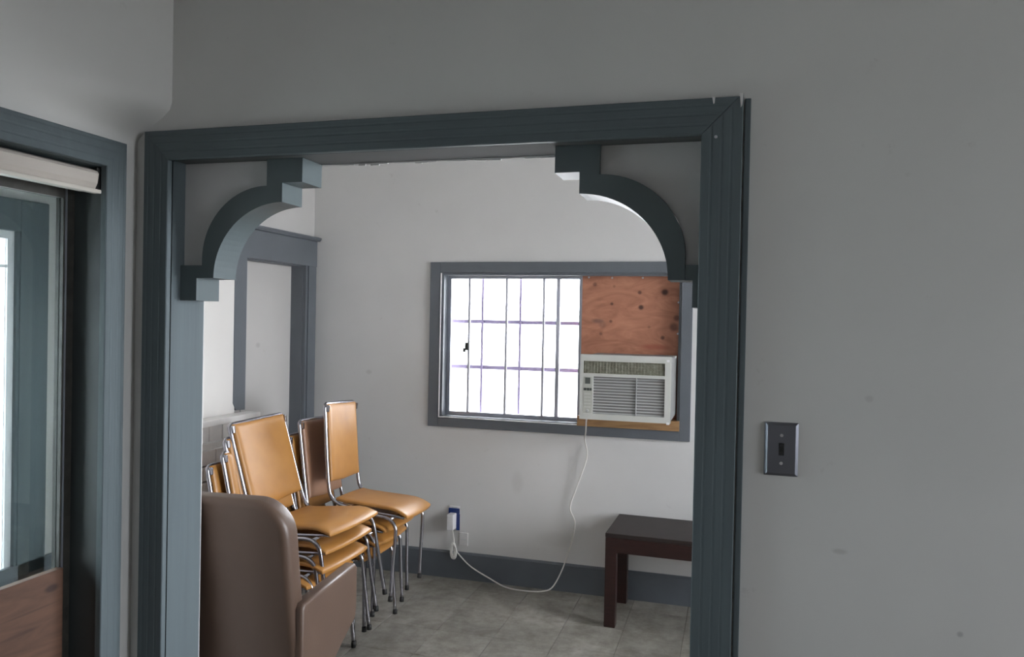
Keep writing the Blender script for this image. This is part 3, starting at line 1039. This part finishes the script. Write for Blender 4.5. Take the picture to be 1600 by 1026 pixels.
def pose(o, q):
    x, y, z, ya_, pi_, ro_ = q
    R = Matrix.Rotation(ya_, 3, 'Z') @ Matrix.Rotation(pi_, 3, 'Y') @ Matrix.Rotation(ro_, 3, 'X')
    o.rotation_euler = R.to_euler()
    o.location = Vector((x, y, z)) + R @ Vector((0, 0, -.45))


GA, GB = 'stacking chairs in the nearer stack', 'stacking chairs in the stack by the far wall'
A = [((-2.07, 3.25, .642, -.115, -.103, .037), 'ochre vinyl and chrome chair on top of the nearer stack, broad back facing right'),
     ((-2.088, 3.218, .573, -.075, -.080, .026), 'ochre chrome chair second from the top of the nearer stack'),
     ((-2.090, 3.180, .507, -.050, -.050, .013), 'ochre chrome chair third from the top of the nearer stack'),
     ((-2.135, 3.125, .452, -.045, -.04, 0), 'lowest ochre chair of the nearer stack, behind the brown armchair')]
Bq = [((-1.965, 3.70, .663, .075, .088, -.065), 'ochre vinyl and chrome chair on top of the stack by the far wall, back upright'),
      ((-2.055, 3.665, .580, .035, .035, -.045), 'chair second from the top of the stack by the far wall, its back coloured browner for the light angle'),
      ((-2.085, 3.635, .512, .01, .018, -.02), 'ochre chair third from the top of the stack by the far wall'),
      ((-2.115, 3.585, .450, -.02, 0, 0), 'lowest ochre chair of the stack by the far wall, legs on the tiles')]
ca = stack_chair(A[0][1], GA, M_vinyl)
pose(ca, A[0][0])
for q, lab in A[1:]:
    c = copy_tree(ca)
    c['label'] = lab
    pose(c, q)
for i, (q, lab) in enumerate(Bq):
    c = copy_tree(ca)
    c['label'] = lab
    c['group'] = GB
    pose(c, q)
    if i == 1:
        for ch in c.children:
            if ch.name.startswith('backrest'):
                ch.data = ch.data.copy()
                ch.data.materials[0] = M_vinyl_angle  # gives this one back the browner light-angle tone
                ch['label'] = 'brown vinyl backrest'

# ------------------------------------------------------------------ brown vinyl armchair seen from behind
am = empty('armchair', (-1.75, 2.35, 0), (0, 0, math.radians(4.5)), label='brown vinyl armchair seen from behind at the left jamb, in front of the stacks', cat='armchair')
AL = Vector((-1.75, 2.35, 0))


def rounded(x0, x1, z0, z1, r, tap=0.0, n=10):
    P = [(x0 + tap * .0, z0)] + [(x1, z0)]
    P += [(x1 - tap - r + r * math.cos(a), z1 - r + r * math.sin(a)) for a in [PI / 2 * k / n for k in range(n + 1)]]
    P += [(x0 + tap + r + r * math.cos(a), z1 - r + r * math.sin(a)) for a in [PI / 2 + PI / 2 * k / n for k in range(n + 1)]]
    return P


bk = MB().prism(rounded(-2.085, -1.415, .20, .975, .13, .025), 'y', 2.27, 2.37, .028, 4, True)
# recline: lean the top towards the viewer
bk.v = [(a, b - (c - .45) * .10, c) for a, b, c in bk.v]
bk.build('backrest', M_brownv, am, AL)
for sg_, xo in ((1, -1.455), (-1, -2.045)):
    xa, xb = (xo, xo + .052) if sg_ > 0 else (xo - .052, xo)
    poly = [(2.285, .595), (2.285, .12), (2.40, .12), (2.46, .26), (2.62, .345), (2.735, .395), (2.752, .43), (2.752, .600), (2.735, .618), (2.30, .612)]
    MB().prism(poly, 'x', xa, xb, .012, 3, True).build('armrest', M_brownv, am, AL)
MB().box(-2.04, -1.46, 2.375, 2.745, .33, .45, .03).build('seat', M_brownv, am, AL)
for xx in (-2.02, -1.48):
    for yy in (2.36, 2.68):
        MB().tube([(xx, yy, 0), (xx, yy, .34)], .016, 10).build('leg', M_chrome, am, AL)

# ------------------------------------------------------------------ dark side table under the window
tb = empty('side_table', (-.20, 4.20, 0), (0, 0, math.radians(-1.5)), label='low dark mahogany table against the far wall, cut off by the right jamb', cat='table')
hx, hy, hz = .43, .215, .495
MB().box(-hx, hx, -hy, hy, hz - .022, hz, .003).build('table_top', M_tabletop, tb)
for (a, b, c, d) in ((-hx + .05, hx - .05, -hy + .002, -hy + .024), (-hx + .05, hx - .05, hy - .024, hy - .002)):
    MB().box(a, b, c, d, hz - .10, hz - .0225).build('apron', M_darkwood, tb)
for a in (-hx + .002, hx - .024):
    MB().box(a, a + .022, -hy + .05, hy - .05, hz - .10, hz - .0225).build('apron', M_darkwood, tb)
for sx in (-1, 1):
    for sy in (-1, 1):
        xa = sx * hx - (0.060 if sx > 0 else 0)
        yy = sy * hy - (0.060 if sy > 0 else 0)
        MB().box(xa + .001, xa + .059, yy + .001, yy + .059, 0, hz - .0225, .003).build('leg', M_darkwood, tb)
